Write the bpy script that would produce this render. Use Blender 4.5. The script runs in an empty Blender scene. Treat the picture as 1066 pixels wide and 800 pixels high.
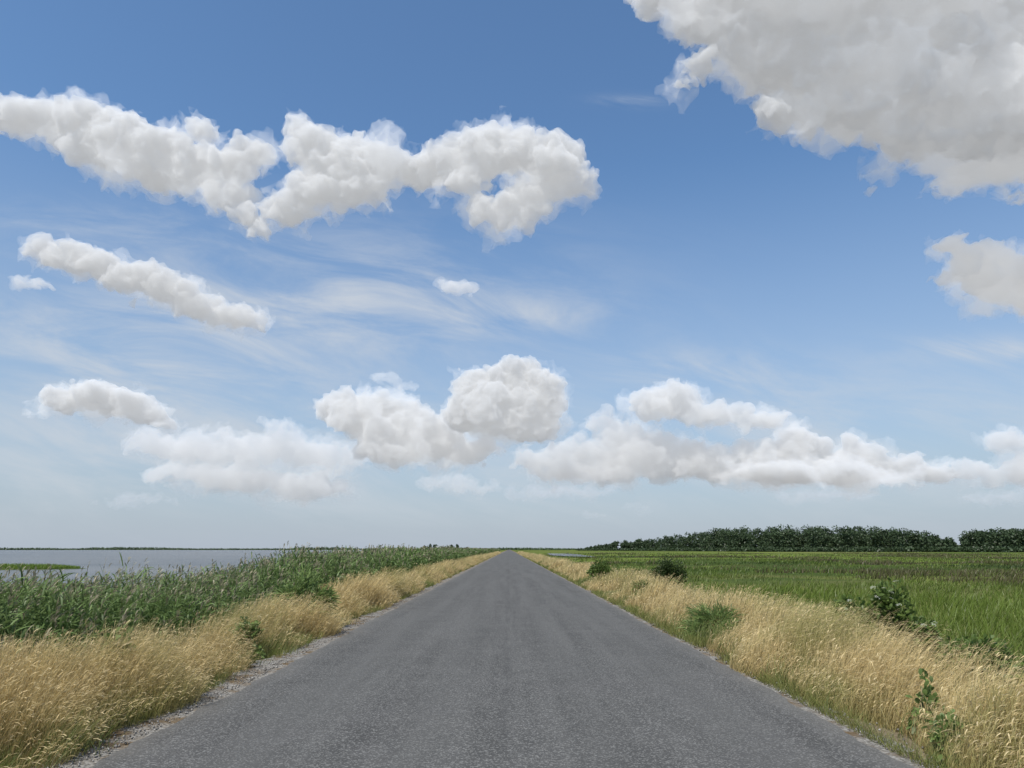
import bpy, bmesh, math, numpy as np
from mathutils import Vector
rng = np.random.default_rng(7)
scene = bpy.context.scene
scene.view_settings.view_transform = 'Standard'
scene.view_settings.look = 'None'
scene.view_settings.exposure = 0
COL = scene.collection
F = 740.0
PITCH = math.atan(172/740.0)
CP, SP = math.cos(PITCH), math.sin(PITCH)
CAMX, CAMZ = 0.06, 1.6

def tan_dir(px, py):
    xc = (px-530)/F; yc = (400-py)/F
    y = CP-yc*SP
    return xc/y, (SP+yc*CP)/y, y

# ------------------------------------------------------------- camera
cam = bpy.data.cameras.new("camera"); cam.lens = 25.0; cam.sensor_width = 36
cam.clip_start = 0.05; cam.clip_end = 90000
co = bpy.data.objects.new("camera", cam); COL.objects.link(co)
co.location = (CAMX, 0, CAMZ); co.rotation_euler = (math.pi/2+PITCH, 0, -0.004)
scene.camera = co

# ------------------------------------------------------------- helpers
def meta(o, label=None, category=None, kind=None, group=None):
    if label: o["label"] = label
    if category: o["category"] = category
    if kind: o["kind"] = kind
    if group: o["group"] = group

def mesh_np(name, V, Q, mat=None, attrs=None, smooth=False, link=True):
    V = np.ascontiguousarray(V, dtype=np.float32); Q = np.ascontiguousarray(Q, dtype=np.int32)
    me = bpy.data.meshes.new(name)
    m, k = Q.shape
    me.vertices.add(len(V)); me.vertices.foreach_set("co", V.ravel())
    me.loops.add(m*k); me.loops.foreach_set("vertex_index", Q.ravel())
    me.polygons.add(m); me.polygons.foreach_set("loop_start", np.arange(m, dtype=np.int32)*k)
    me.update(calc_edges=True)
    if smooth: me.polygons.foreach_set("use_smooth", np.ones(m, dtype=bool))
    if attrs:
        for an, arr in attrs.items():
            a = me.attributes.new(an, 'FLOAT', 'POINT'); a.data.foreach_set("value", arr.astype(np.float32))
    if mat: me.materials.append(mat)
    o = bpy.data.objects.new(name, me)
    if link: COL.objects.link(o)
    return o

def norm(v): return v/np.maximum(np.linalg.norm(v, axis=1, keepdims=True), 1e-9)

def ribbons(P, D, L, droop, W, prof, side=None, S=3, rnd=None, wind=None):
    n = len(P); D = norm(D)
    L = np.broadcast_to(L, n); droop = np.broadcast_to(droop, n); W = np.broadcast_to(W, n)
    if side is None:
        a = rng.uniform(0, 2*np.pi, n); side = np.stack([np.cos(a), np.sin(a), np.zeros(n)], 1)
    if rnd is None: rnd = rng.random(n)
    ts = np.linspace(0, 1, S+1); pr = np.array([prof(t) for t in ts])
    V = np.zeros((n, S+1, 2, 3)); T = np.zeros((n, S+1, 2))
    for i, t in enumerate(ts):
        c = P + D*(L*t)[:, None]
        c[:, 2] -= droop*L*t*t*0.5
        if wind is not None: c[:, :2] += wind*(L*t*t)[:, None]
        hw = (W*pr[i]*0.5)[:, None]*side
        V[:, i, 0] = c-hw; V[:, i, 1] = c+hw; T[:, i, :] = t
    base = (np.arange(n)*(S+1)*2)[:, None]
    q = []
    for i in range(S):
        q.append(base+np.array([[2*i, 2*i+1, 2*i+3, 2*i+2]]))
    Q = np.stack(q, 1).reshape(-1, 4)
    return V.reshape(-1, 3), Q, np.repeat(rnd, (S+1)*2), T.reshape(-1)

def merge(parts):
    Vs, Qs, Rs, Ts = [], [], [], []; off = 0
    for V, Q, R, T in parts:
        Vs.append(V); Qs.append(Q+off); Rs.append(R); Ts.append(T); off += len(V)
    return np.concatenate(Vs), np.concatenate(Qs), np.concatenate(Rs), np.concatenate(Ts)

def ribbon_obj(name, parts, mat):
    V, Q, R, T = merge(parts)
    return mesh_np(name, V, Q, mat, {"rnd": R, "tt": T})

def hsh(ix, iy, iz, s):
    n = (ix*73856093) ^ (iy*19349663) ^ (iz*83492791) ^ (s*2654435+77)
    n = n & 0x7fffffff
    n = ((n ^ (n >> 13))*1274126177) & 0x7fffffff
    n = ((n ^ (n >> 11))*668265263) & 0x7fffffff
    n = n ^ (n >> 15)
    return (n & 0xffff)/65535.0

def vnoise(P, s=0):
    i = np.floor(P).astype(np.int64); f = P-i; f = f*f*(3-2*f)
    r = 0
    for dx in (0, 1):
        for dy in (0, 1):
            for dz in (0, 1):
                w = (f[:, 0] if dx else 1-f[:, 0])*(f[:, 1] if dy else 1-f[:, 1])*(f[:, 2] if dz else 1-f[:, 2])
                r = r+w*hsh(i[:, 0]+dx, i[:, 1]+dy, i[:, 2]+dz, s)
    return r

def worley(P, s=0):
    i = np.floor(P).astype(np.int64); f = P-i
    best = np.full(len(P), 9.0)
    for dx in (-1, 0, 1):
        for dy in (-1, 0, 1):
            for dz in (-1, 0, 1):
                a, b, c = i[:, 0]+dx, i[:, 1]+dy, i[:, 2]+dz
                qx = dx+hsh(a, b, c, s)-f[:, 0]; qy = dy+hsh(a, b, c, s+1)-f[:, 1]; qz = dz+hsh(a, b, c, s+2)-f[:, 2]
                best = np.minimum(best, qx*qx+qy*qy+qz*qz)
    return np.sqrt(best)

# ------------------------------------------------------------- node helpers
class NT:
    def __init__(s, tree): s.t = tree; s.n = tree.nodes; s.l = tree.links
    def node(s, typ, **kw):
        n = s.n.new(typ)
        for k, v in kw.items(): setattr(n, k, v)
        return n
    def set(s, sock, v):
        if isinstance(v, bpy.types.NodeSocket): s.l.new(v, sock)
        else: sock.default_value = v
    def math(s, op, a, b=None, c=None, clamp=False):
        n = s.node('ShaderNodeMath', operation=op, use_clamp=clamp); s.set(n.inputs[0], a)
        if b is not None: s.set(n.inputs[1], b)
        if c is not None: s.set(n.inputs[2], c)
        return n.outputs[0]
    def noise(s, vec, scale, detail=4, rough=0.55, dist=0.0):
        n = s.node('ShaderNodeTexNoise'); s.set(n.inputs['Vector'], vec)
        n.inputs['Scale'].default_value = scale; n.inputs['Detail'].default_value = detail
        n.inputs['Roughness'].default_value = rough; n.inputs['Distortion'].default_value = dist
        return n.outputs['Fac']
    def mapping(s, vec, sc):
        n = s.node('ShaderNodeMapping'); s.l.new(vec, n.inputs[0]); n.inputs['Scale'].default_value = sc
        return n.outputs[0]
    def mix(s, f, a, b, blend='MIX'):
        n = s.node('ShaderNodeMix', data_type='RGBA', blend_type=blend)
        s.set(n.inputs[0], f); s.set(n.inputs[6], a); s.set(n.inputs[7], b)
        return n.outputs[2]
    def ramp(s, f, lo, hi, a=0.0, b=1.0, smooth=True):
        n = s.node('ShaderNodeMapRange'); n.interpolation_type = 'SMOOTHSTEP' if smooth else 'LINEAR'
        s.set(n.inputs[0], f); s.set(n.inputs[1], lo); s.set(n.inputs[2], hi); s.set(n.inputs[3], a); s.set(n.inputs[4], b)
        return n.outputs[0]
    def attr(s, name):
        return s.node('ShaderNodeAttribute', attribute_name=name)

def new_mat(name):
    m = bpy.data.materials.new(name); m.use_nodes = True; m.node_tree.nodes.clear()
    t = NT(m.node_tree); out = t.node('ShaderNodeOutputMaterial')
    return m, t, out

def C(r, g, b): return (r, g, b, 1.0)

def foliage_mat(name, base, tip, alt, transl=0.35, patch=None, pscale=(.35, .35, .35), pfac=.7, plo=.42, phi=.62, patch2=None, p2scale=(1, 1, 1), p2fac=.7):
    m, t, out = new_mat(name)
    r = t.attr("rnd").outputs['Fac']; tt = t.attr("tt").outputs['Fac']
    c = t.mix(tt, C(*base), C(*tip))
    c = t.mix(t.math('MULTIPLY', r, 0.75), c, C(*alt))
    if patch:
        pos = t.node('ShaderNodeNewGeometry').outputs['Position']
        c = t.mix(t.ramp(t.noise(t.mapping(pos, pscale), 1.0, 5), plo, phi, 0, pfac), c, C(*patch))
        if patch2:
            c = t.mix(t.ramp(t.noise(t.mapping(pos, p2scale), 1.0, 4), .50, .62, 0, p2fac), c, C(*patch2))
    r2 = t.math('FRACT', t.math('MULTIPLY', r, 17.3))
    c = t.mix(1.0, c, t.mix(r2, C(.66, .66, .66), C(1.3, 1.3, 1.3)), 'MULTIPLY')
    d = t.node('ShaderNodeBsdfDiffuse'); t.set(d.inputs['Color'], c)
    tr = t.node('ShaderNodeBsdfTranslucent'); t.set(tr.inputs['Color'], c)
    mx = t.node('ShaderNodeMixShader'); mx.inputs[0].default_value = transl
    t.l.new(d.outputs[0], mx.inputs[1]); t.l.new(tr.outputs[0], mx.inputs[2])
    gl = t.node('ShaderNodeBsdfGlossy'); gl.inputs['Roughness'].default_value = 0.45
    m2 = t.node('ShaderNodeMixShader'); m2.inputs[0].default_value = 0.02
    t.l.new(mx.outputs[0], m2.inputs[1]); t.l.new(gl.outputs[0], m2.inputs[2])
    t.l.new(m2.outputs[0], out.inputs[0])
    return m

# ------------------------------------------------------------- light
SUN_EL, SUN_ROT = math.radians(58), math.radians(212)
sd = Vector((math.sin(SUN_ROT)*math.cos(SUN_EL), math.cos(SUN_ROT)*math.cos(SUN_EL), math.sin(SUN_EL)))
sl = bpy.data.lights.new("sun", 'SUN'); sl.energy = 5.0; sl.angle = math.radians(0.5); sl.color = (1, .955, .88)
so = bpy.data.objects.new("sun", sl); COL.objects.link(so)
so.rotation_euler = (-sd).to_track_quat('-Z', 'Y').to_euler(); so.location = (0, 0, 50)

w = bpy.data.worlds.new("World"); scene.world = w; w.use_nodes = True
w.node_tree.nodes.clear(); t = NT(w.node_tree)
sky = t.node('ShaderNodeTexSky', sky_type='NISHITA'); sky.sun_disc = False
sky.sun_elevation = SUN_EL; sky.sun_rotation = SUN_ROT; sky.air_density = 1.0; sky.dust_density = 1.0; sky.ozone_density = 1.5
gen = t.node('ShaderNodeTexCoord').outputs['Generated']
sep = t.node('ShaderNodeSeparateXYZ'); t.l.new(gen, sep.inputs[0])
x, y, z = sep.outputs
ypos = t.math('MAXIMUM', y, 0.05)
u = t.math('DIVIDE', x, ypos); v = t.math('DIVIDE', z, ypos)
front = t.ramp(y, 0.05, 0.3)
skyc = t.mix(1.0, sky.outputs[0], C(1.14, 1.44, 1.62), 'MULTIPLY')
hz = t.ramp(z, 0.0, 0.5, 0.97, 0.0, smooth=False)
hz = t.math('POWER', hz, 1.3)
skyc = t.mix(hz, skyc, C(4.4, 5.0, 5.8))
cv = t.node('ShaderNodeCombineXYZ'); t.set(cv.inputs[0], t.math('MULTIPLY', u, 2.2))
t.set(cv.inputs[1], t.math('ADD', t.math('MULTIPLY', v, 8.0), t.math('MULTIPLY', u, 1.8)))
n1 = t.noise(cv.outputs[0], 1.6, 10, 0.64, 0.6)
n1 = t.ramp(n1, 0.34, 0.72)
tot = None
for (px, py, rx, ry, st) in [(400, 312, 160, 36, .6), (560, 330, 90, 14, .55), (150, 350, 200, 60, .65), (720, 388, 100, 22, .65),
                             (1040, 365, 80, 12, .75), (655, 106, 28, 6, .45), (60, 235, 120, 20, .3), (520, 490, 640, 45, .5),
                             (230, 440, 220, 60, .5), (960, 440, 180, 50, .5), (330, 260, 220, 40, .25)]:
    tx, tz, c = tan_dir(px, py)
    du = t.math('MULTIPLY', t.math('SUBTRACT', u, tx), F*c/rx); dv = t.math('MULTIPLY', t.math('SUBTRACT', v, tz), F*c*c/ry)
    g = t.math('EXPONENT', t.math('MULTIPLY', t.math('ADD', t.math('MULTIPLY', du, du), t.math('MULTIPLY', dv, dv)), -0.7))
    g = t.math('MULTIPLY', g, st)
    tot = g if tot is None else t.math('ADD', tot, g)
fac = t.math('MULTIPLY', t.math('MULTIPLY', tot, n1), front, clamp=True)
skyc = t.mix(fac, skyc, C(6.2, 6.6, 7.1))
bg = t.node('ShaderNodeBackground'); t.l.new(skyc, bg.inputs[0]); bg.inputs[1].default_value = 0.1
wo = t.node('ShaderNodeOutputWorld'); t.l.new(bg.outputs[0], wo.inputs[0])

# ------------------------------------------------------------- clouds
def cloud_mat(name, mfp, emis):
    m, t, out = new_mat(name)
    sc = t.node('ShaderNodeVolumeScatter'); sc.inputs['Color'].default_value = C(1, 1, 1); sc.inputs['Density'].default_value = 1.0/mfp
    sc.inputs['Anisotropy'].default_value = 0.0
    em = t.node('ShaderNodeEmission'); em.inputs[0].default_value = C(.96, .98, 1.0); em.inputs[1].default_value = emis/mfp  # added even glow inside the volume, in place of multiply scattered light
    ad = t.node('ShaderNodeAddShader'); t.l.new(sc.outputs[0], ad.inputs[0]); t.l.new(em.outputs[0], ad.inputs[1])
    t.l.new(ad.outputs[0], out.inputs['Volume'])
    return m

bm = bmesh.new(); bmesh.ops.create_icosphere(bm, subdivisions=3, radius=1.0)
ICO_V = np.array([vv.co[:] for vv in bm.verts]); ICO_F = np.array([[vv.index for vv in f.verts] for f in bm.faces]); bm.free()

def remeshed(ob, vox):
    md = ob.modifiers.new("r", 'REMESH'); md.mode = 'VOXEL'; md.voxel_size = vox; md.use_smooth_shade = True
    dg = bpy.context.evaluated_depsgraph_get(); dg.update()
    me = bpy.data.meshes.new_from_object(ob.evaluated_get(dg))
    tm = ob.data; bpy.data.objects.remove(ob); bpy.data.meshes.remove(tm)
    return me

def cloud_mesh(blobs, cx, cy, c, k, vox, kids, amp, kidmax, grow, scraps, warp=1.0, kidlow=.2):
    L = []
    for (bx, by, rx, ry) in blobs:
        rx = rx*(1+(grow-1)*.6); ry = ry*grow
        X = bx-cx; Z = (cy-by)/c
        L.append((X, rng.uniform(-.25, .25)*rx, Z, rx*.92, max(ry, .62*rx)*.9, ry/c*.9))
        for _ in range(kids):
            v = rng.normal(size=3); v /= np.linalg.norm(v); v[2] = abs(v[2])*1.0-0.3
            r = rng.uniform(kidlow, kidmax)*min(rx, ry*1.25)
            L.append((X+v[0]*rx*.88, v[1]*max(ry, .62*rx)*.8, Z+v[2]*ry/c*.88, r*1.15, r, r))
        for _ in range(int(scraps*rng.random()*min(1, rx/30))):
            v = rng.normal(size=3); v /= np.linalg.norm(v); q_ = rng.uniform(1.0, 1.25)
            r = rng.uniform(1.6, 3.6)*amp
            L.append((X+v[0]*(rx+3)*q_, v[1]*ry*.6, Z+v[2]*(ry+2)/c*q_, r*rng.uniform(1.2, 2.6), r, r))
    Vs, Fs, off = [], [], 0
    for (X, Y, Z, a, b, d) in L:
        Vs.append(ICO_V*np.array([a, b, d])+np.array([X, Y, Z])); Fs.append(ICO_F+off); off += len(ICO_V)
    me = remeshed(mesh_np("tmp", np.concatenate(Vs), np.concatenate(Fs)), vox)
    nv = len(me.vertices)
    P = np.zeros(nv*3, np.float32); me.vertices.foreach_get("co", P); P = P.reshape(-1, 3).astype(float)
    N = np.zeros(nv*3, np.float32); me.vertex_normals.foreach_get("vector", N); N = N.reshape(-1, 3).astype(float)
    N0 = N.copy()
    sh = rng.uniform(0, 100, 3)
    wp = lambda q, sc, s: np.stack([vnoise(q/sc+11, s), vnoise(q/sc+31, s+1), vnoise(q/sc+57, s+2)], 1)-.5
    q = P+sh
    big = (1-worley((q+wp(q, 14, 5)*14)/21, 3)*1.15)*8.5*amp
    P = P+N*(big-3.4*amp)[:, None]
    def nrm_now():
        me.vertices.foreach_set("co", P.astype(np.float32).ravel()); me.update()
        A = np.zeros(nv*3, np.float32); me.vertex_normals.foreach_get("vector", A); return A.reshape(-1, 3).astype(float)
    N = norm(nrm_now()*.6+N0*.4)
    q = P+sh
    P = P+N*((1-worley((q+wp(q, 7, 9)*8)/9.5, 13)*1.1)*4.6*amp-1.6*amp)[:, None]
    P = P+(wp(P+sh, 26, 45))*12*amp*warp+(wp(P+sh, 11, 25))*11*amp*warp
    N = norm(nrm_now()*.5+N0*.5)
    q = P+sh
    P = P+N*((.5-worley(q/4.6, 23))*3.4*amp)[:, None]
    P = P+(wp(P+sh, 5.0, 35))*6.5*amp*warp+(wp(P+sh, 2.6, 65))*2.8*amp*warp
    me.vertices.foreach_set("co", P.astype(np.float32).ravel()); me.update()
    tmp = bpy.data.objects.new("tmp", me); COL.objects.link(tmp)
    me = remeshed(tmp, vox*.62)
    nv = len(me.vertices)
    P = np.zeros(nv*3, np.float32); me.vertices.foreach_get("co", P)
    me.vertices.foreach_set("co", P*k); me.update(); me.materials.clear()
    return me

def make_cloud(blobs, dist, label, mfp=9.0, vox=1.8, kids=9, amp=1.0, emis=0.25, kidmax=0.5, grow=1.15, scraps=5, veil=True):
    B = np.array(blobs, float)
    cx, cy = B[:, 0].mean(), B[:, 1].mean()
    tx, tz, c = tan_dir(cx, cy)
    k = dist/(F*c)
    me = cloud_mesh(blobs, cx, cy, c, k, vox, kids, amp, kidmax, grow, scraps)
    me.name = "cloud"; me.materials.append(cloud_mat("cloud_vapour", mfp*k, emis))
    o = bpy.data.objects.new("cloud", me); COL.objects.link(o)
    o.location = (CAMX+dist*tx, dist, CAMZ+dist*tz)
    meta(o, label, "cloud", group="fair-weather cumulus clouds in the sky")
    if veil:
        vb = [(a+rng.uniform(-.2, .2)*c_, b_+rng.uniform(-.1, .35)*d_, c_*rng.uniform(.9, 1.2), d_*rng.uniform(.8, 1.15)) for (a, b_, c_, d_) in blobs]
        m2 = cloud_mesh(vb, cx, cy, c, k, vox*1.25, 6, amp, .55, grow*1.08, 9, warp=2.1, kidlow=.25)
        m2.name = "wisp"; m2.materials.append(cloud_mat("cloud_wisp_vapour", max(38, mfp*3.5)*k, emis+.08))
        o2 = bpy.data.objects.new("wisp", m2); COL.objects.link(o2); o2.parent = o; o2.location = (0, 6*k, 0)
    return len(me.vertices)

tv = 0
tv += make_cloud([(-45, 128, 40, 15), (-5, 122, 26, 12), (25, 125, 30, 13), (60, 124, 30, 14), (90, 130, 34, 21), (125, 150, 36, 25), (160, 164, 36, 24),
            (200, 172, 32, 20), (235, 168, 30, 17), (262, 160, 17, 14), (208, 137, 16, 8), (238, 200, 24, 13), (262, 222, 12, 11)],
           2500, "long ragged white cumulus cloud drifting in blue sky")
tv += make_cloud([(310, 135, 17, 12), (330, 155, 26, 19), (355, 172, 34, 24), (390, 170, 30, 22), (412, 175, 18, 16), (330, 200, 34, 15), (300, 218, 28, 12),
            (372, 194, 34, 14), (276, 236, 12, 7)], 2500, "bright puffy white cumulus cloud with trailing base")
tv += make_cloud([(445, 175, 24, 16), (475, 168, 30, 19), (510, 158, 34, 23), (540, 158, 30, 21), (572, 172, 30, 23), (598, 188, 16, 13), (560, 195, 28, 14),
            (485, 190, 24, 11), (520, 226, 28, 14), (545, 212, 26, 14), (498, 212, 15, 11)], 2500, "bright lumpy white cumulus cloud with hooked underside")
tv += make_cloud([(35, 260, 20, 10), (65, 267, 26, 12), (100, 276, 28, 14), (140, 290, 28, 14), (178, 303, 26, 12), (212, 318, 25, 10), (248, 328, 24, 9), (274, 333, 9, 6)],
           3000, "slanting elongated white cloud in blue sky", amp=.9)
tv += make_cloud([(38, 298, 20, 5)], 3000, "small thin wisp of white cloud", amp=.7, vox=1.3, mfp=18, emis=.28, veil=False)
tv += make_cloud([(462, 297, 10, 4), (480, 302, 20, 3.5)], 3400, "small flat white cloud scrap", amp=.6, vox=1.3, mfp=16, emis=.28, veil=False)
tv += make_cloud([(60, 415, 22, 10), (95, 412, 30, 13), (128, 420, 26, 14), (152, 434, 18, 10), (172, 443, 11, 6)], 8000,
           "rounded white cumulus cloud low over the marsh", amp=.7, vox=1.4, mfp=8, emis=.26)
tv += make_cloud([(160, 462, 28, 11), (205, 468, 36, 14), (240, 465, 20, 17), (268, 471, 34, 13), (300, 462, 22, 16), (322, 472, 34, 13), (355, 478, 26, 11), (200, 494, 40, 8), (250, 500, 54, 12), (320, 507, 46, 10)],
           9500, "broad hazy cream cumulus bank low over the water", amp=1.0, vox=1.5, mfp=30, emis=.26, kidmax=.6, scraps=12)
tv += make_cloud([(280, 437, 16, 3), (252, 450, 12, 3)], 9500, "small faint scrap of cloud", amp=.6, vox=1.1, mfp=34, emis=.28, veil=False)
tv += make_cloud([(352, 425, 24, 16), (385, 430, 34, 22), (415, 447, 32, 21), (448, 458, 36, 19), (490, 468, 24, 12), (410, 470, 40, 12)], 8600,
           "billowing white cumulus cloud above the road end", amp=.8, vox=1.4, mfp=10, emis=.26, kidmax=.6)
tv += make_cloud([(400, 396, 16, 4), (424, 403, 14, 5)], 8600, "small faint scrap of cloud", amp=.6, vox=1.1, mfp=34, emis=.28, veil=False)
tv += make_cloud([(498, 408, 24, 19), (540, 400, 36, 20), (566, 417, 18, 27), (520, 427, 44, 24), (548, 443, 34, 17), (488, 425, 14, 16)], 8000,
           "tall towering white cumulus cloud with domed top", amp=.85, vox=1.4, mfp=7, emis=.25)
tv += make_cloud([(628, 440, 19, 9), (650, 455, 26, 14), (596, 475, 36, 13), (655, 474, 36, 22), (690, 478, 30, 20), (556, 480, 24, 11), (610, 492, 54, 9)],
           9000, "spreading cream cumulus cloud low over horizon", amp=.9, vox=1.5, mfp=18, emis=.25, kidmax=.65, scraps=10)
tv += make_cloud([(465, 503, 26, 11), (500, 508, 18, 6)], 9800, "faint hazy puff of low cloud", amp=.9, vox=1.3, mfp=42, emis=.24, veil=False)
tv += make_cloud([(675, 424, 20, 13), (702, 418, 26, 16), (735, 432, 26, 10), (766, 430, 14, 7), (798, 436, 24, 6)], 8600, "ragged white cloud with flat tail", amp=.8, vox=1.4, mfp=13, emis=.26, kidmax=.6)
tv += make_cloud([(735, 482, 26, 17), (768, 490, 28, 9), (795, 479, 28, 17), (830, 471, 24, 21), (862, 486, 30, 12), (892, 477, 22, 17), (918, 486, 26, 12), (945, 486, 18, 12), (972, 492, 20, 8), (830, 494, 90, 7)], 8800,
           "long row of joined white cumulus heads", amp=.8, vox=1.5, mfp=11, emis=.25, kidmax=.6)
tv += make_cloud([(1008, 488, 20, 10), (1052, 458, 24, 10), (1062, 490, 28, 16), (1100, 480, 30, 20)], 8800, "hazy white cumulus cloud low over woods", amp=.7, vox=1.4, mfp=20, emis=.25)
for (a, b_, c_, d_) in [(150, 520, 40, 5), (590, 512, 70, 5), (665, 528, 14, 4), (860, 516, 60, 5), (1040, 518, 50, 6), (620, 538, 16, 3)]:
    tv += make_cloud([(a-c_*.5, b_+1, c_*.45, d_*.7), (a, b_, c_*.6, d_), (a+c_*.55, b_-1, c_*.4, d_*.7)], 11500, "faint hazy scrap of low cloud near horizon", amp=.9, vox=1.5, mfp=75, emis=.14, veil=False)
tv += make_cloud([(690, -5, 28, 14), (750, 8, 52, 24), (722, 70, 16, 7), (710, 84, 13, 6), (800, 45, 46, 34), (850, 70, 50, 38), (900, 60, 60, 50), (806, 115, 22, 13), (845, 118, 28, 14),
            (905, 112, 48, 28), (950, 95, 64, 44), (1020, 75, 76, 60), (945, 142, 38, 14), (1020, 138, 56, 18), (1085, 60, 60, 80), (900, -5, 140, 38), (1030, -10, 90, 40), (860, 20, 60, 30)],
           2000, "huge white cumulus cloud with grey shaded belly", vox=2.2, kids=12, kidmax=.40, mfp=9, emis=.21, amp=1.2, scraps=12)
tv += make_cloud([(1018, 182, 34, 8), (1052, 172, 26, 9), (985, 194, 22, 3.5), (1060, 203, 18, 4), (1090, 180, 24, 10)], 2200, "torn white shreds of cloud", amp=.9, vox=1.5, mfp=12, emis=.27)
tv += make_cloud([(905, 200, 4, 5)], 2200, "tiny faint scrap of cloud", amp=.5, vox=.9, mfp=16, veil=False)
tv += make_cloud([(995, 258, 16, 10), (1028, 274, 34, 18), (1052, 288, 32, 21), (1085, 295, 34, 26), (986, 288, 9, 4)], 2500, "bright white cumulus cloud with crisp edge", mfp=7, emis=.28)
print("CLOUD VERTS", tv)

# ------------------------------------------------------------- terrain
WZ = -0.80
def sstep(a, b, x):
    t_ = np.clip((x-a)/(b-a), 0, 1); return t_*t_*(3-2*t_)
def gz(X, Y):
    X = np.asarray(X, float); Y = np.asarray(Y, float)
    s = sstep(3.5, 8.2, np.abs(X))*-0.85 - 0.02
    s = s - sstep(3.3, 3.6, np.abs(X))*0.03
    s = s - np.where(X < 0, sstep(8.5, 11, -X)*0.5, 0)
    far = np.where(X > 0, sstep(8, 20, X), 0)
    s = s + far*0.12*(np.sin(X*.21+Y*.05)*np.sin(Y*.13+1)+.4*np.sin(X*.6)*np.sin(Y*.31))*np.exp(-np.abs(Y)/400)
    return s
def axis(near, step, far, g=1.25):
    a = list(np.arange(0, near, step)); d = step
    while a[-1] < far: d *= g; a.append(a[-1]+d)
    return np.array(a)
ax = axis(14, .35, 40000); XS = np.concatenate([-ax[::-1], ax[1:]])
ay = axis(60, 1.0, 45000, 1.2); YS = np.concatenate([-axis(20, 2, 3000, 1.5)[:0:-1], ay])
GX, GY = np.meshgrid(XS, YS); nx, ny = len(XS), len(YS)
V = np.stack([GX.ravel(), GY.ravel(), gz(GX.ravel(), GY.ravel())], 1)
ii = (np.arange(ny-1)[:, None]*nx+np.arange(nx-1)[None]).ravel()
Q = np.stack([ii, ii+1, ii+nx+1, ii+nx], 1)

m, t, out = new_mat("marsh_ground")
pos = t.node('ShaderNodeNewGeometry').outputs['Position']
sp = t.node('ShaderNodeSeparateXYZ'); t.l.new(pos, sp.inputs[0])
absx = t.math('ABSOLUTE', sp.outputs[0])
nA = t.noise(pos, 3.0, 6); nB = t.noise(pos, 40, 4)
soil = t.mix(nA, C(.11, .085, .055), C(.20, .16, .105))
soil = t.mix(t.ramp(nB, .45, .7), soil, C(.28, .24, .15))
g1 = t.noise(t.mapping(pos, (.012, .020, 1)), 1.0, 7, .6); g2 = t.noise(t.mapping(pos, (.2, .6, 1)), 1, 6, .65); g3 = t.noise(pos, 6, 3)
g4 = t.noise(t.mapping(pos, (.006, .011, 1)), 1.0, 5, .6)
green = t.mix(t.ramp(g1, .44, .54), C(.042, .066, .020), C(.130, .172, .036))
green = t.mix(t.ramp(g4, .50, .60, 0, .7), green, C(.145, .140, .055))
green = t.mix(t.ramp(g2, .5, .72, 0, .5), green, C(.045, .065, .022))
green = t.mix(t.ramp(g3, .4, .7, 0, .4), green, C(.12, .14, .05))
gm = t.ramp(t.math('ADD', absx, t.math('MULTIPLY', nA, 1.5)), 5.0, 7.0)
c = t.mix(gm, soil, green)
b = t.node('ShaderNodeBump'); b.inputs['Strength'].default_value = .6; b.inputs['Distance'].default_value = .05; t.l.new(nB, b.inputs['Height'])
d = t.node('ShaderNodeBsdfDiffuse'); t.l.new(c, d.inputs[0]); t.l.new(b.outputs[0], d.inputs['Normal']); t.l.new(d.outputs[0], out.inputs[0])
o = mesh_np("ground", V, Q, m, smooth=True); meta(o, "flat green marsh meadow and grassy road embankment", "ground", "structure")

# water
m, t, out = new_mat("lagoon_water")
pos = t.node('ShaderNodeNewGeometry').outputs['Position']
h1 = t.noise(t.mapping(pos, (.6, 1.2, 1)), 1.6, 6, .6); h2 = t.noise(t.mapping(pos, (.01, .04, 1)), 1.0, 4)
b = t.node('ShaderNodeBump'); b.inputs['Strength'].default_value = 1.0; b.inputs['Distance'].default_value = .4; t.l.new(h1, b.inputs['Height'])
p = t.node('ShaderNodeBsdfPrincipled'); t.set(p.inputs['Base Color'], t.mix(t.ramp(h2, .35, .65), C(.075, .08, .08), C(.13, .13, .125)))
p.inputs['Roughness'].default_value = .25; p.inputs['IOR'].default_value = 1.33; p.inputs['Specular IOR Level'].default_value = .42; t.l.new(b.outputs[0], p.inputs['Normal'])
t.l.new(p.outputs[0], out.inputs[0])
def sheet(name, pts, z, mat):
    me = bpy.data.meshes.new(name); me.from_pydata([(a, b_, z) for a, b_ in pts], [], [list(range(len(pts)))]); me.materials.append(mat)
    ob = bpy.data.objects.new(name, me); COL.objects.link(ob); return ob
shore = [(-8.6+.5*math.sin(yy*.11)+.4*math.sin(yy*.043), yy) for yy in range(-60, 620, 4)]
shore += [(-30, 900), (-60, 1400), (-100, 2500), (-9000, 2500), (-9000, -60)]
o = sheet("water", shore, WZ, m); meta(o, "wide calm grey-blue lagoon beside the reed bank", "water", "structure")
pool = [(25+7*math.cos(a)+1.5*math.sin(3*a), 330+95*math.sin(a)) for a in np.linspace(0, 2*math.pi, 40, endpoint=False)]
o = sheet("water", pool, -0.70, m); meta(o, "small pale marsh pool in the green meadow", "water", "structure")

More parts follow.
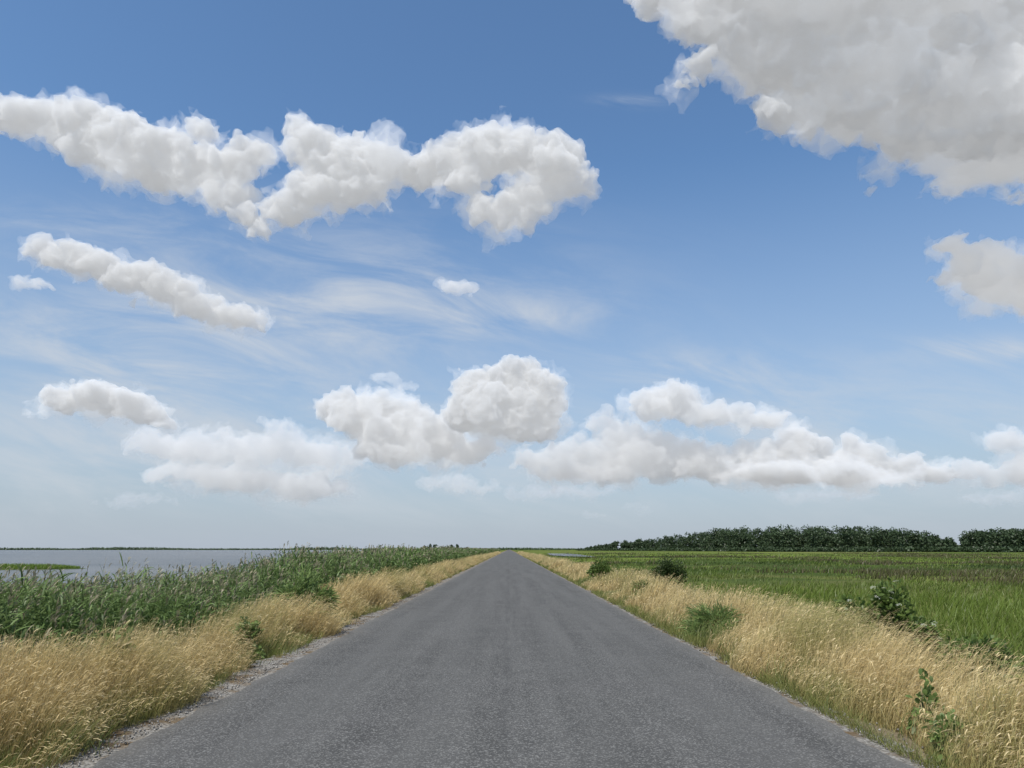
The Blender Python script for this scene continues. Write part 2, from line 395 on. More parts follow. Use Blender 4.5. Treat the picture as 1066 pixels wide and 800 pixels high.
# road
def strip(name, hl, hr, z, mat, rag, seed):
    r2 = np.random.default_rng(seed)
    ys = [-25.0]
    while ys[-1] < 4000: ys.append(ys[-1]+max(.09 if -25 < ys[-1] < 40 else .4, abs(ys[-1])*.012 if ys[-1] > 40 else 0))
    ys = np.array(ys)
    def edge():
        n_ = len(ys); q_ = np.stack([ys/.8, ys*0, ys*0], 1)
        return (vnoise(q_, seed)-.5)*rag*1.5+(vnoise(q_*4.5, seed+1)-.5)*rag+r2.normal(0, rag*.12, n_)
    cols = np.stack([-hl+edge(), -hl*.5+ys*0, ys*0, hr*.5+ys*0, hr+edge()], 1)
    n_ = len(ys); V = np.stack([cols.ravel(), np.repeat(ys, 5), np.full(n_*5, z)], 1)
    ii = (np.arange(n_-1)[:, None]*5+np.arange(4)[None]).ravel()
    return mesh_np(name, V, np.stack([ii, ii+1, ii+6, ii+5], 1), mat)

m, t, out = new_mat("worn_asphalt")
pos = t.node('ShaderNodeNewGeometry').outputs['Position']
sp = t.node('ShaderNodeSeparateXYZ'); t.l.new(pos, sp.inputs[0]); X = sp.outputs[0]
vo = t.node('ShaderNodeTexVoronoi'); t.l.new(pos, vo.inputs['Vector']); vo.inputs['Scale'].default_value = 80
vsep = t.node('ShaderNodeSeparateColor'); t.l.new(vo.outputs['Color'], vsep.inputs[0])
spk = t.ramp(vsep.outputs[0], .6, 1.0)
lo = t.noise(t.mapping(pos, (2.2, .10, 1)), 1.0, 5, .6); mid = t.noise(pos, 1.3, 6, .6); fine = t.noise(pos, 30, 4, .7)
c = t.mix(t.ramp(lo, .32, .68), C(.055, .054, .051), C(.086, .084, .079))
c = t.mix(t.ramp(mid, .42, .68, 0, .5), c, C(.094, .091, .086))
c = t.mix(t.math('MULTIPLY', spk, .75), c, C(.22, .215, .20))
c = t.mix(t.ramp(fine, .5, .8, 0, .65), c, C(.024, .024, .024))
def gaus(x0, wd, amp):
    dd = t.math('DIVIDE', t.math('SUBTRACT', X, x0), wd); return t.math('MULTIPLY', t.math('EXPONENT', t.math('MULTIPLY', t.math('MULTIPLY', dd, dd), -1)), amp)
trk = t.math('ADD', t.math('ADD', gaus(-2.0, .35, .35), gaus(-.75, .3, .25)), t.math('ADD', gaus(.85, .3, .25), gaus(2.1, .35, .35)))
c = t.mix(trk, c, C(.100, .098, .092))
wob = t.math('ADD', X, t.math('MULTIPLY', t.noise(pos, .5, 3), .12))
dd = t.math('DIVIDE', t.math('SUBTRACT', wob, .08), .05)
seam = t.math('MULTIPLY', t.math('EXPONENT', t.math('MULTIPLY', t.math('MULTIPLY', dd, dd), -1)), t.ramp(t.noise(pos, .9, 3), .35, .6, 0, .25))
c = t.mix(seam, c, C(.03, .03, .03))
edge = t.ramp(t.math('ADD', t.math('ABSOLUTE', X), t.math('MULTIPLY', mid, .5)), 3.0, 3.5, 0, .6)
c = t.mix(edge, c, C(.14, .132, .118))
b = t.node('ShaderNodeBump'); b.inputs['Strength'].default_value = .5; b.inputs['Distance'].default_value = .006; t.l.new(vo.outputs['Distance'], b.inputs['Height'])
p = t.node('ShaderNodeBsdfPrincipled'); t.l.new(c, p.inputs['Base Color']); p.inputs['Roughness'].default_value = .9; t.l.new(b.outputs[0], p.inputs['Normal'])
p.inputs['Specular IOR Level'].default_value = .15
t.l.new(p.outputs[0], out.inputs[0])
o = strip("road", 3.1, 3.1, 0.0, m, .05, 3); meta(o, "straight worn grey asphalt road running to the horizon", "road", "structure")

m, t, out = new_mat("shoulder_gravel")
pos = t.node('ShaderNodeNewGeometry').outputs['Position']
vo = t.node('ShaderNodeTexVoronoi'); t.l.new(pos, vo.inputs['Vector']); vo.inputs['Scale'].default_value = 45
vs = t.node('ShaderNodeSeparateColor'); t.l.new(vo.outputs['Color'], vs.inputs[0])
c = t.mix(vs.outputs[0], C(.11, .10, .085), C(.30, .285, .26)); c = t.mix(t.ramp(t.noise(pos, 2.5, 5), .45, .65), c, C(.13, .095, .058))
b = t.node('ShaderNodeBump'); b.inputs['Strength'].default_value = .8; b.inputs['Distance'].default_value = .015; b.invert = True; t.l.new(vo.outputs['Distance'], b.inputs['Height'])
d = t.node('ShaderNodeBsdfDiffuse'); t.l.new(c, d.inputs[0]); t.l.new(b.outputs[0], d.inputs['Normal']); t.l.new(d.outputs[0], out.inputs[0])
o = strip("road_shoulder", 3.50, 3.30, -0.008, m, .18, 11); meta(o, "narrow strip of loose grey gravel edging asphalt", "road shoulder", "structure")

n = 3400; OV = np.array([[1, 0, 0], [-1, 0, 0], [0, 1, 0], [0, -1, 0], [0, 0, 1], [0, 0, -1]], float)
OF = np.array([[0, 2, 4], [2, 1, 4], [1, 3, 4], [3, 0, 4], [2, 0, 5], [1, 2, 5], [3, 1, 5], [0, 3, 5]])
sgn = np.where(rng.random(n) < .68, -1, 1); px_ = sgn*(3.16+np.abs(rng.normal(0, .18, n))); py_ = 4.5+rng.random(n)**1.8*30
sz = rng.uniform(.004, .014, n)
V = OV[None]*(sz[:, None]*rng.uniform(.7, 1.3, (n, 3)))[:, None, :]+rng.normal(0, .1, (n, 6, 3))*sz[:, None, None]+np.stack([px_, py_, sz*.4-.004], 1)[:, None, :]
Q = OF[None]+(np.arange(n)*6)[:, None, None]
m, t, out = new_mat("pebble_stone"); oi = t.attr("rnd").outputs['Fac']
d = t.node('ShaderNodeBsdfDiffuse'); t.set(d.inputs[0], t.mix(oi, C(.10, .09, .08), C(.34, .32, .29))); t.l.new(d.outputs[0], out.inputs[0])
o = mesh_np("gravel", V.reshape(-1, 3), Q.reshape(-1, 3), m, {"rnd": np.repeat(rng.random(n), 6)}); meta(o, "loose grey pebbles scattered along asphalt edge", "gravel", "stuff")

# ------------------------------------------------------------- grasses
def sampY(n, y0, y1, e):
    a = 1-e; u_ = rng.random(n); return (y0**a+u_*(y1**a-y0**a))**(1/a)
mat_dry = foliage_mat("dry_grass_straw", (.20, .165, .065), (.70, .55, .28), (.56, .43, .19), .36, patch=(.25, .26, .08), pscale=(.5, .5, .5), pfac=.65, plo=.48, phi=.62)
mat_seed = foliage_mat("dry_seed_heads", (.67, .54, .29), (.73, .61, .37), (.55, .42, .21), .4)
mat_low = foliage_mat("short_verge_grass", (.10, .13, .028), (.17, .22, .05), (.28, .24, .09), .35)
mat_reed = foliage_mat("reed_leaves", (.060, .095, .024), (.150, .215, .070), (.195, .26, .10), .38, patch=(.11, .17, .048), pscale=(.3, .3, .3))
mat_plume = foliage_mat("reed_plumes", (.28, .25, .16), (.36, .32, .22), (.25, .22, .14), .3)
mat_field = foliage_mat("meadow_grass", (.070, .10, .018), (.180, .24, .038), (.130, .18, .030), .42, patch=(.044, .068, .020), pscale=(.016, .024, .5), pfac=.88, plo=.47, phi=.56,
                        patch2=(.16, .14, .06), p2scale=(.03, .05, .5), p2fac=.75)
mat_isl = foliage_mat("islet_grass_blades", (.09, .13, .02), (.20, .28, .045), (.15, .22, .035), .42)
WIND = np.array([.30, -.05])

def dry_side(sg, n):
    Y = sampY(n, 4.2, 320, 1.35); a = rng.random(n)
    wdt = 1.75+.25*np.sin(Y*.5+sg)+.2*np.sin(Y*1.7)
    inner = (3.52 if sg < 0 else 3.36)+.16*np.sin(Y*.9+sg*2)+.12*np.sin(Y*2.9)
    X = sg*(inner+a**.85*wdt)
    cl = vnoise(np.stack([X*1.6, Y*1.6, X*0], 1), 4)*.6+vnoise(np.stack([X*.6, Y*.35, X*0], 1), 6)*.4
    keep = rng.random(n) < np.clip((cl-.26)*2.7, .05, 1); X, Y, a, cl = X[keep], Y[keep], a[keep], cl[keep]; n = len(X)
    H = (.20+.58*np.clip(a*2.4, 0, 1))*rng.uniform(.55, 1.25, n)*(.50+1.0*cl)
    P = np.stack([X, Y, gz(X, Y)-.01], 1)
    D = np.stack([rng.normal(0, .18, n)+.05, rng.normal(0, .18, n), np.ones(n)], 1)
    gust = (vnoise(np.stack([X*.7, Y*.7, X*0], 1), 8)-.3)
    wind = WIND*(gust+.6)[:, None]*rng.uniform(.4, 1.7, n)[:, None]+rng.normal(0, .12, (n, 2))
    ws = np.maximum(1, Y/9)
    return P, D, H, wind, ws, n

for sg, lab in ((-1, "tall golden dry grass along reed-side road edge"), (1, "tall golden dry grass along meadow-side road edge")):
    P, D, H, wind, ws, n = dry_side(sg, 120000)
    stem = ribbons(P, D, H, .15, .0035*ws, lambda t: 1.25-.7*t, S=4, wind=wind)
    sel = rng.random(n) < .42
    Dn = norm(D); Ps, Hs, Ws_ = P[sel], H[sel], wind[sel]
    tip = Ps+Dn[sel]*(Hs*.97)[:, None]; tip[:, 2] -= .15*Hs*.5; tip[:, :2] += Ws_*Hs[:, None]
    Dt = np.stack([Ws_[:, 0]*2+.15, Ws_[:, 1]*2, np.full(sel.sum(), .55)], 1)
    tip -= norm(Dt)*.03
    seed = ribbons(tip, Dt, rng.uniform(.06, .13, sel.sum()), .9, .008*ws[sel]**.8, lambda t: .35+1.1*math.sin(math.pi*min(1, t*.95+.03)), S=3)
    k2 = rng.random(n) < .6
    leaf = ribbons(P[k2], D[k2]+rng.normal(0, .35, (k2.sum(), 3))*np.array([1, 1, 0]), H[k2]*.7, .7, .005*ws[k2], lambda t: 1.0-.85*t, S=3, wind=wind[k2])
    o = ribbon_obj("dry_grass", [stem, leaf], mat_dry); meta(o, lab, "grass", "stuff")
    o = ribbon_obj("grass_seed_heads", [seed], mat_seed); meta(o, "pale feathery seed heads of dry roadside grass", "grass", "stuff")

n = 90000; Y = sampY(n, 4.2, 160, 1.35); sg = np.where(rng.random(n) < .38, -1, 1)
X = sg*(np.where(sg > 0, 3.18, 3.42)+np.abs(rng.normal(0, 1, n))*np.where(sg > 0, .65, .6)); cl = vnoise(np.stack([X*1.1, Y*.9, X*0+3], 1), 14)
keep = cl > np.where(sg > 0, .32, .46)*rng.uniform(.8, 1.2, n); X, Y = X[keep], Y[keep]; n = len(X)
low = ribbons(np.stack([X, Y, gz(X, Y)-.01], 1), np.stack([rng.normal(0, .4, n), rng.normal(0, .4, n), np.ones(n)], 1), rng.uniform(.06, .30, n), .5,
              .005*np.maximum(1, Y/9), lambda t: 1-.85*t, S=3)
o = ribbon_obj("verge_grass", [low], mat_low); meta(o, "short green and straw grass at asphalt edge", "grass", "stuff")
nt = 300; Yt = sampY(nt, 5, 120, 1.3); sgt = np.where(rng.random(nt) < .5, -1, 1); Xt = sgt*rng.uniform(3.6, 5.1, nt)
per = 120; X = np.repeat(Xt, per)+rng.normal(0, .15, nt*per); Y = np.repeat(Yt, per)+rng.normal(0, .18, nt*per)
Hh = np.repeat(rng.uniform(.25, .65, nt), per)*rng.uniform(.6, 1.1, nt*per)
tus = ribbons(np.stack([X, Y, gz(X, Y)-.01], 1), np.stack([rng.normal(0, .3, nt*per), rng.normal(0, .3, nt*per), np.ones(nt*per)], 1), Hh, .6,
              .007*np.maximum(1, Y/9), lambda t: 1-.85*t, S=4, wind=np.tile(WIND*.8, (nt*per, 1)))
mat_tus = foliage_mat("green_tussock", (.07, .10, .024), (.18, .23, .06), (.26, .27, .10), .4)
o = ribbon_obj("green_tussocks", [tus], mat_tus); meta(o, "green grass tussocks growing through dry verge grass", "grass", "stuff")

n = 45000; Y = sampY(n, 5, 120, 1.3); X = 4.7+np.abs(rng.normal(0, 1.9, n))*(1+Y*.01)
Hh = rng.uniform(.35, .75, n)*(.6+.8*vnoise(np.stack([X*.7, Y*.5, X*0], 1), 41)); P = np.stack([X, Y, gz(X, Y)-.02], 1)
bank = ribbons(P, np.stack([rng.normal(0, .35, n), rng.normal(0, .35, n), np.ones(n)], 1), Hh, .6, .014*np.maximum(1, Y/14), lambda t: .5+.9*t-1.35*t*t, S=3, wind=np.tile(WIND*.5, (n, 1)))
mat_bank = foliage_mat("bank_weeds", (.04, .06, .014), (.09, .135, .034), (.065, .10, .024), .35)
o = ribbon_obj("bank_weeds", [bank], mat_bank); meta(o, "dark green weeds covering the embankment foot", "weeds", "stuff")

n = 115000; Y = sampY(n, 9, 420, 1.25); X = 7.5+rng.random(n)*(Y*.85+6)
cl = vnoise(np.stack([X*.12, Y*.07, X*0], 1), 51)*.6+vnoise(np.stack([X*.6, Y*.5, X*0], 1), 52)*.4
keep = rng.random(n) < np.clip((cl-.25)*2.6, .06, 1); X, Y, cl = X[keep], Y[keep], cl[keep]; n = len(X)
Hh = rng.uniform(.2, .65, n)*(.2+1.4*cl)
P = np.stack([X, Y, gz(X, Y)-.02], 1)
fld = ribbons(P, np.stack([rng.normal(0, .3, n), rng.normal(0, .3, n), np.ones(n)], 1), Hh, .4, .016*np.maximum(1, Y/14), lambda t: 1-.85*t, S=2, wind=np.tile(WIND*.6, (n, 1)))
o = ribbon_obj("meadow_grass", [fld], mat_field); meta(o, "lush bright green marsh meadow grass", "grass", "stuff")
# brown-olive sedge: denser in a belt just beyond the bank, patchy further out
n = 100000; Y = sampY(n, 12, 500, 1.15); X = 9+rng.random(n)*(Y*.85+6)
cl = vnoise(np.stack([X*.045+3, Y*.03, X*0], 1), 91)*.6+vnoise(np.stack([X*.25, Y*.14, X*0], 1), 92)*.4
thr = .63-.16*np.exp(-((np.hypot(X-22, (Y-27)*.8))/12.0)**2)
keep = cl > thr; X, Y, cl, thr = X[keep], Y[keep], cl[keep], thr[keep]; n = len(X)
sdg = ribbons(np.stack([X, Y, gz(X, Y)-.02], 1), np.stack([rng.normal(0, .25, n), rng.normal(0, .25, n), np.ones(n)], 1), rng.uniform(.4, .85, n)*np.clip((cl-thr+.03)*14, .45, 1), .4,
              .02*np.maximum(1, Y/14), lambda t: 1-.8*t, S=2, wind=np.tile(WIND*.6, (n, 1)))
mat_sdg = foliage_mat("dark_sedge", (.045, .045, .018), (.095, .100, .035), (.135, .105, .055), .3)
o = ribbon_obj("sedge_beds", [sdg], mat_sdg); meta(o, "dark brownish sedge beds patching the marsh meadow", "sedge", "stuff")

# ------------------------------------------------------------- reeds
def reeds(X, Y, Z, H, scale, leaves=8, plume_p=.26):
    n = len(X); P = np.stack([X, Y, Z], 1)
    D = np.stack([rng.normal(0, .05, n)+.03, rng.normal(0, .05, n), np.ones(n)], 1); Dn = norm(D)
    wind = WIND[None]*rng.uniform(.1, .45, n)[:, None]
    parts = [ribbons(P, D, H, .05, .008*scale, lambda t: 1-.5*t, S=4, wind=wind)]
    for i in range(leaves):
        tt = .28+.70*(i+rng.random(n))/leaves
        B = P+Dn*(H*tt)[:, None]; B[:, :2] += wind*(H*tt*tt)[:, None]
        a = rng.uniform(0, 2*np.pi, n)
        DL = np.stack([np.cos(a)*.75+.45, np.sin(a)*.75, rng.uniform(.6, 1.4, n)], 1)
        side = norm(np.cross(norm(DL), np.array([0, 0, 1.0]))+rng.normal(0, .25, (n, 3)))
        parts.append(ribbons(B, DL, rng.uniform(.28, .48, n)*np.clip(H/1.8, .5, 1.1), rng.uniform(.6, 1.6, n), .028*scale, lambda t: .55+1.4*t-1.9*t*t if t < .99 else .05, side=side, S=4))
    pl = []
    sel = rng.random(n) < plume_p; m_ = sel.sum()
    for j in range(5):
        T = P[sel]+Dn[sel]*(H[sel]*(.95+.025*j))[:, None]; T[:, :2] += wind[sel]*H[sel][:, None]
        DL = np.stack([rng.normal(.35, .22, m_), rng.normal(0, .25, m_), np.ones(m_)], 1)
        pl.append(ribbons(T, DL, rng.uniform(.10, .20, m_), .9, .014*scale[sel], lambda t: .3+1.1*math.sin(math.pi*t*.95), S=3))
    return parts, pl
n = 15000; Y = sampY(n, 3.5, 420, 1.35); a = rng.random(n)
X = -(4.95+.25*np.sin(Y*.7)+a**.9*(3.6+.5*np.sin(Y*.2)))
top = np.interp(Y, [0, 9, 14, 18, 24, 45, 80, 400], [1.08, 1.03, .97, 1.10, 1.42, 1.60, 1.62, 1.62])+.24*(vnoise(np.stack([X*.5, Y*.45, X*0], 1), 61)-.5)*2
top = top-np.clip(.8-(np.abs(X)-5), 0, 1)*.5+rng.normal(0, .10, n)
Z = np.maximum(gz(X, Y), -1.1); H = np.maximum(top-Z-.12, .5)
parts, pl = reeds(X, Y, Z, H, np.maximum(1, Y/13)**.9)
o = ribbon_obj("reeds", parts, mat_reed); meta(o, "dense tall green reeds lining the lagoon shore", "reeds", "stuff")
o = ribbon_obj("reed_plumes", pl, mat_plume); meta(o, "brownish feathery plumes on tall reeds", "reeds", "stuff")

# ------------------------------------------------------------- shrubs and plants
def tube(P0, P1, r0, r1, bend=0.0, S=5, K=6):
    P0, P1 = np.array(P0, float), np.array(P1, float); d = P1-P0; d /= np.linalg.norm(d)
    a = np.cross(d, [0.3, 1, 0.1]); a /= np.linalg.norm(a); b_ = np.cross(d, a)
    V = []
    for i in range(S+1):
        t_ = i/S; c_ = P0+(P1-P0)*t_+a*bend*math.sin(math.pi*t_); r = r0+(r1-r0)*t_
        for k_ in range(K):
            an = 2*math.pi*k_/K; V.append(c_+r*(a*math.cos(an)+b_*math.sin(an)))
    Q = [[i*K+k_, i*K+(k_+1) % K, (i+1)*K+(k_+1) % K, (i+1)*K+k_] for i in range(S) for k_ in range(K)]
    return np.array(V), np.array(Q)
m_stem, t, out = new_mat("woody_stem"); d = t.node('ShaderNodeBsdfDiffuse')
t.set(d.inputs[0], t.mix(t.noise(t.node('ShaderNodeTexCoord').outputs['Object'], 30, 4), C(.07, .055, .035), C(.15, .13, .09))); t.l.new(d.outputs[0], out.inputs[0])
m_white, t, out = new_mat("white_blossom"); d = t.node('ShaderNodeBsdfDiffuse')
t.set(d.inputs[0], t.mix(t.attr("rnd").outputs['Fac'], C(.42, .44, .32), C(.68, .68, .60))); t.l.new(d.outputs[0], out.inputs[0])

def shrub(name, loc, rx, ry, h, nleaf, leafsize, mat, label, cat, clumps=14, low=.05, narrow=1.0, flowers=0, seed=1):
    global rng
    keep_r = rng; rng = np.random.default_rng(seed)
    e = bpy.data.objects.new(name, None); COL.objects.link(e); e.location = loc; e.empty_display_size = .2; meta(e, label, cat)
    cs = []
    for i in range(clumps):
        a = rng.uniform(0, 2*math.pi); hh = rng.uniform(low+.12, .95); rr = math.sqrt(rng.random())*.8*math.sqrt(max(.08, 1-(max(0, hh-.45)/.58)**2))
        cs.append((rx*rr*math.cos(a), ry*rr*math.sin(a), h*hh-.12*h, rng.uniform(.2, .36)))
    cs.append((0, 0, h*.55, .45))
    sv, sq, off = [], [], 0
    for (a, b_, c_, r_) in cs:
        v_, q_ = tube((rng.normal(0, .04), rng.normal(0, .04), -.03), (a, b_, c_), .012*h+.003, .003, bend=rng.normal(0, .06)*h)
        sv.append(v_); sq.append(q_+off); off += len(v_)
    s = mesh_np("stem", np.concatenate(sv), np.concatenate(sq), m_stem, smooth=True); s.parent = e
    P, R = [], []
    for (a, b_, c_, r_) in cs:
        m_ = nleaf//len(cs); v_ = rng.normal(size=(m_, 3)); v_ = norm(v_)*(rng.random(m_)**.45)[:, None]
        P.append(v_*np.array([rx*r_*1.3, ry*r_*1.3, h*r_*.75])+np.array([a, b_, c_])); R.append(np.clip(rng.normal(.5, .25, m_)+rng.normal(0, .15), 0, 1))
    P = np.concatenate(P); R = np.concatenate(R); kk = P[:, 2] > 0; P = P[kk]; R = R[kk]; n_ = len(P)
    out_ = norm(P-np.array([0, 0, h*.35]))
    Dl = out_+rng.normal(0, .6, (n_, 3)); Dl[:, 2] += .15
    side = norm(np.cross(norm(Dl), norm(rng.normal(size=(n_, 3)))))
    V, Q, RR, TT = ribbons(P, Dl, leafsize*rng.uniform(.7, 1.4, n_), .5, leafsize*.45*narrow, lambda t: .15+1.0*math.sin(math.pi*min(t*.92+.04, 1)), side=side, S=3, rnd=R)
    f = mesh_np("foliage", V, Q, mat, {"rnd": RR, "tt": TT}); f.parent = e
    if flowers:
        m_ = 90; a = rng.uniform(0, 2*np.pi, m_); r_ = np.sqrt(rng.random(m_))*.06
        FP = np.stack([r_*np.cos(a), r_*np.sin(a), .010-r_*r_*5+rng.normal(0, .003, m_)], 1)
        V, Q, RR, TT = ribbons(FP, rng.normal(0, 1, (m_, 3))*np.array([1, 1, .3])+np.array([0, 0, .3]), .011, .2, .010, lambda t: .5+.9*t-1.2*t*t, S=2, side=norm(np.cross(rng.normal(size=(m_, 3)), [0, 0, 1.])))
        fo = mesh_np("flower_head", V, Q, m_white, {"rnd": RR})
        # heads sit on outer leaves of the shrub that face the open sky
        cand = P[(P[:, 2] > .55*h) & (P[:, 1] < .1)]
        sc_ = cand[:, 2]/h+.6*np.hypot(cand[:, 0]/rx, cand[:, 1]/ry)+rng.uniform(0, .25, len(cand))
        order = np.argsort(-sc_); chosen = []
        for j in order:
            if all(np.linalg.norm(cand[j]-cand[q]) > .13 for q in chosen): chosen.append(j)
            if len(chosen) >= flowers: break
        for i, j in enumerate(chosen):
            f2 = fo if i == 0 else fo.copy()
            if i: COL.objects.link(f2)
            dlt = cand[j]-np.array([0, 0, h*.4]); dlt = dlt/np.linalg.norm(dlt)
            f2.location = tuple(cand[j]+dlt*.07); s_ = rng.uniform(.45, .95); f2.scale = (s_, s_, s_)
            f2.rotation_euler = (rng.uniform(-.1, .6), rng.uniform(-.4, .4), rng.uniform(-.5, .5)); f2.parent = e
    rng = keep_r
    return e
mk = foliage_mat
mat_dark = mk("dark_bush_leaves", (.030, .045, .014), (.060, .090, .026), (.045, .07, .02), .25)
mat_mid = mk("green_shrub_leaves", (.070, .10, .024), (.15, .215, .055), (.115, .17, .04), .42)
mat_lite = mk("pale_weed_leaves", (.10, .14, .036), (.22, .30, .095), (.16, .23, .07), .42)
def at(px, py, X):
    tx, tz, c_ = tan_dir(px, py); Yy = (X-CAMX)/tx; return X, Yy, CAMZ+Yy*tz
def place(px, ptop, X):
    X_, Y_, zt = at(px, ptop, X); g = float(gz(X_, Y_)); return (X_, Y_, g), zt-g
loc, h = place(696, 582, 8.6); shrub("bush", loc, .98, .9, h*1.08, 5200, .10, mat_dark, "dense dark green bush rising from the meadow edge", "bush", seed=2)
loc, h = place(626, 586, 4.4); shrub("shrub", loc, .6, .8, h*1.1, 2200, .12, mat_mid, "small green shrub among dry verge grass", "shrub", seed=3)
loc, h = place(918, 616, 5.8); shrub("elder_shrub", loc, .68, .6, h*1.12, 4800, .085, mat_mid, "leafy green elder shrub with white flower heads", "shrub", flowers=12, seed=4)
loc, h = place(745, 636, 4.0); shrub("shrub", loc, .62, .7, h*1.0, 1500, .22, mat_lite, "low narrow-leaved green plant at the road verge", "shrub", narrow=.14, seed=5)
loc, h = place(958, 704, 3.8); shrub("weed_plant", loc, .15, .15, h*1.05, 200, .07, mat_lite, "upright broad-leaved green weed in dry grass", "weed", clumps=8, seed=6)
loc, h = place(985, 742, 3.6); shrub("weed_plant", loc, .25, .3, h*1.1, 380, .065, mat_lite, "low bushy green weed at asphalt edge", "weed", clumps=8, seed=16)
loc, h = place(318, 604, -4.3); shrub("reed_clump", loc, .65, .7, h*1.08, 2600, .26, mat_lite, "bushy bright green clump among dry grass", "plant", narrow=.2, seed=8)
loc, h = place(124, 652, -4.2); shrub("weed_plant", loc, .13, .13, h, 200, .10, mat_lite, "single pale green weed stalk in dry grass", "weed", clumps=5, seed=9)
loc, h = place(262, 643, -3.95); shrub("weed_plant", loc, .24, .25, h, 300, .09, mat_lite, "low leafy green weed in dry grass", "weed", clumps=7, seed=10)
loc, h = place(1010, 666, 6.0); shrub("shrub", loc, .8, .6, h, 2600, .09, mat_mid, "low spreading dark green shrub behind dry grass", "shrub", seed=12)
loc, h = place(668, 606, 4.3); shrub("shrub", loc, .35, .7, h, 1000, .14, mat_mid, "small green shrub among dry verge grass", "shrub", narrow=.3, seed=13)
loc, h = place(800, 657, 4.6); shrub("shrub", loc, .4, .5, h, 900, .12, mat_mid, "small green shrub among dry verge grass", "shrub", narrow=.4, seed=14)

# islet in the lagoon
iy, ix = 92.0, -62.0
vv = []; K = 36
for r_, z_ in ((0, .28), (.5, .22), (.85, .05), (1.05, -.35)):
    for k_ in range(K):
        a = 2*math.pi*k_/K; w_ = 1+.18*math.sin(3*a+1)+.1*math.sin(7*a); vv.append((ix+8*r_*w_*math.cos(a), iy+5*r_*w_*math.sin(a), WZ+z_))
qq = [[i*K+k_, i*K+(k_+1) % K, (i+1)*K+(k_+1) % K, (i+1)*K+k_] for i in range(3) for k_ in range(K)]
o = mesh_np("islet", np.array(vv), np.array(qq)[:, ::-1], bpy.data.materials["marsh_ground"], smooth=True); meta(o, "low muddy islet in the lagoon", "islet", "structure")
n = 6000; a = rng.uniform(0, 2*np.pi, n); r_ = np.sqrt(rng.random(n)); X = ix+8*r_*np.cos(a); Y = iy+5*r_*np.sin(a)
g = ribbons(np.stack([X, Y, np.full(n, WZ)+.1], 1), np.stack([rng.normal(0, .3, n), rng.normal(0, .3, n), np.ones(n)], 1), rng.uniform(.3, .85, n)*(1-.6*r_**3), .4, .08, lambda t: 1-.8*t, S=2)
o = ribbon_obj("islet_grass", [g], mat_isl); meta(o, "bright green grass tussocks on the lagoon islet", "grass", "stuff")

# ------------------------------------------------------------- far woods
def crowns(cx, cy, base, H, rad, leaves, size, lowf=.12):
    parts = []
    n = len(cx)
    for c_ in range(9):
        a = rng.uniform(0, 2*np.pi, n); rr = rng.random(n)**.5*.65*rad; hz_ = base+H*rng.uniform(lowf, .92, n)
        rc = rad*rng.uniform(.3, .6, n)*np.clip(1.25-(hz_-base)/H*.5, .5, 1)
        m_ = leaves//9
        v_ = norm(rng.normal(size=(n*m_, 3)))*(rng.random(n*m_)**.35)[:, None]
        P = np.stack([np.repeat(cx+rr*np.cos(a), m_), np.repeat(cy+rr*np.sin(a), m_), np.repeat(hz_, m_)], 1)+v_*np.repeat(rc, m_)[:, None]*np.array([1, 1, .8])
        P[:, 2] = np.maximum(P[:, 2], -.8)
        rn = np.clip(np.repeat(rng.random(n)*.7, m_)+rng.random(n*m_)*.3, 0, 1)
        D = v_+rng.normal(0, .5, (n*m_, 3)); side = norm(np.cross(norm(D), norm(rng.normal(size=(n*m_, 3)))))
        parts.append(ribbons(P, D, size*rng.uniform(.6, 1.4, n*m_), .2, size*.8, lambda t: .4+.9*math.sin(math.pi*min(t*.9+.05, 1)), side=side, S=2, rnd=rn))
    return parts
m_wood = mk("woodland_leaves", (.030, .046, .024), (.052, .080, .034), (.072, .105, .050), .24)
PXK = [608, 625, 650, 700, 745, 800, 850, 930, 965, 990, 1001, 1012, 1066, 1130]
HK = [3, 6, 10, 15, 22, 26, 25, 24, 20, 13, 5, 21, 23, 22]
cx, cy, HH, RD = [], [], [], []
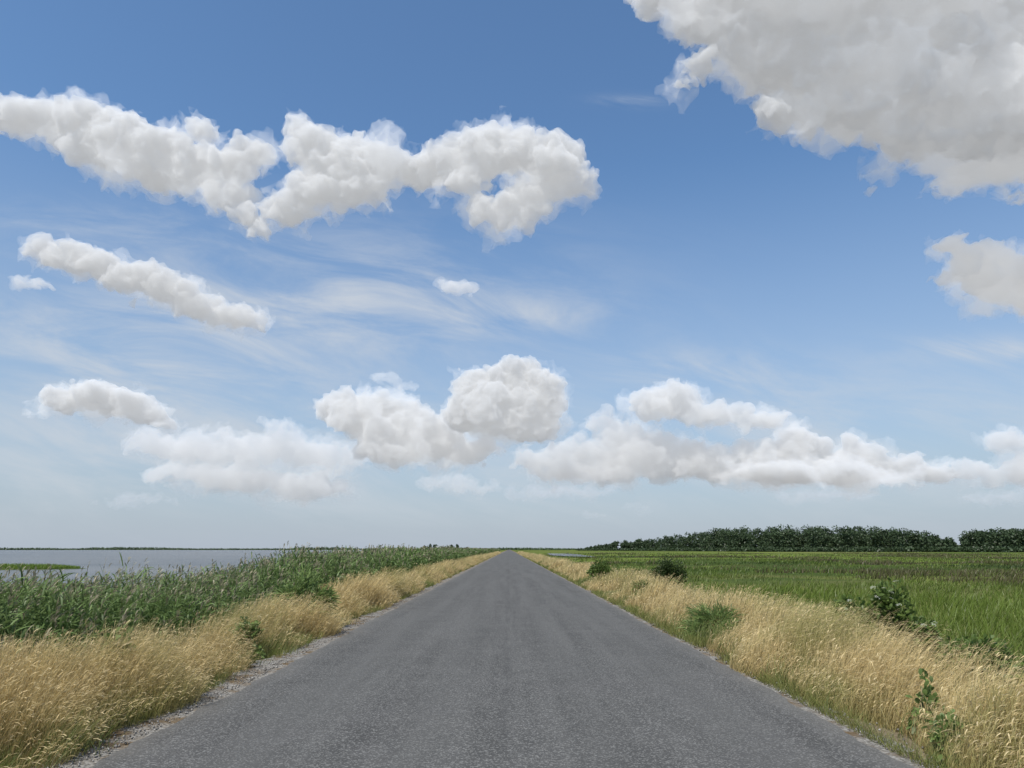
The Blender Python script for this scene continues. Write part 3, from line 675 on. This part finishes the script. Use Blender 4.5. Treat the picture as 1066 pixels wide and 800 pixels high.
for row in range(5):
    m_ = 112
    pxs = np.sort(rng.uniform(610, 1130, m_))
    Yr = np.interp(pxs, [610, 780, 1066, 1130], [1350, 760, 640, 620])+row*15+rng.uniform(-10, 10, m_)
    hp = np.interp(pxs, PXK, HK)*rng.uniform(.68, 1.12, m_)
    cx.append((pxs-530)/F/(CP+.2324*SP)*Yr); cy.append(Yr); HH.append(hp*Yr/F/1.03); RD.append(rng.uniform(.26, .5, m_))
cx, cy, HH, RD = map(np.concatenate, (cx, cy, HH, RD))
parts = crowns(cx, cy, np.full(len(cx), -.8), HH, np.clip(HH*RD, 3.0, 9.0), 270, 1.3)
o = ribbon_obj("woodland", parts, m_wood); meta(o, "dark green belt of woodland beyond the meadow", "woods", "stuff")
n = 12000; pxs = rng.uniform(600, 1140, n); Yr = np.interp(pxs, [610, 780, 1066, 1130], [1300, 740, 620, 600])+rng.uniform(-6, 6, n)
v_ = rng.normal(size=(n, 3)); P = np.stack([(pxs-530)/F/(CP+.2324*SP)*Yr, Yr, rng.uniform(-.8, 3.0, n)], 1)
o = ribbon_obj("scrub", [ribbons(P, v_, 1.8, .2, 1.6, lambda t: .5+.5*math.sin(3.1*t), side=norm(rng.normal(size=(n, 3))), S=2)], m_wood); meta(o, "dark scrub along the woodland edge", "scrub", "stuff")
m_far = mk("far_shore_leaves", (.05, .08, .035), (.09, .13, .055), (.07, .10, .045), .2)
n = 20000; X = rng.uniform(-2600, 250, n); Y = 2480+rng.uniform(0, 60, n)
P = np.stack([X, Y, WZ+rng.random(n)*np.interp(vnoise(np.stack([X*.01, X*0, X*0], 1), 71), [.3, .8], [3.5, 8])], 1)
o = ribbon_obj("far_shore_scrub", [ribbons(P, rng.normal(size=(n, 3)), 4, .1, 3, lambda t: .5+.5*math.sin(3.1*t), side=norm(rng.normal(size=(n, 3))), S=2)], m_far)
meta(o, "thin green line of scrub on the far shore", "scrub", "stuff")
pxs = np.array([443, 448, 453, 462, 470, 476, 486.]); Yr = 1500+rng.uniform(-60, 60, 7)
parts = crowns((pxs-530)/F/1.026*Yr, Yr, np.full(7, -.8), np.array([9, 13, 12, 8, 12, 13, 8.]), np.array([4.5, 4.5, 4.5, 5, 4, 4.5, 4.]), 450, 1.4, lowf=.05)
o = ribbon_obj("distant_trees", parts, m_wood); meta(o, "tiny cluster of far dark trees on horizon", "trees", "stuff")
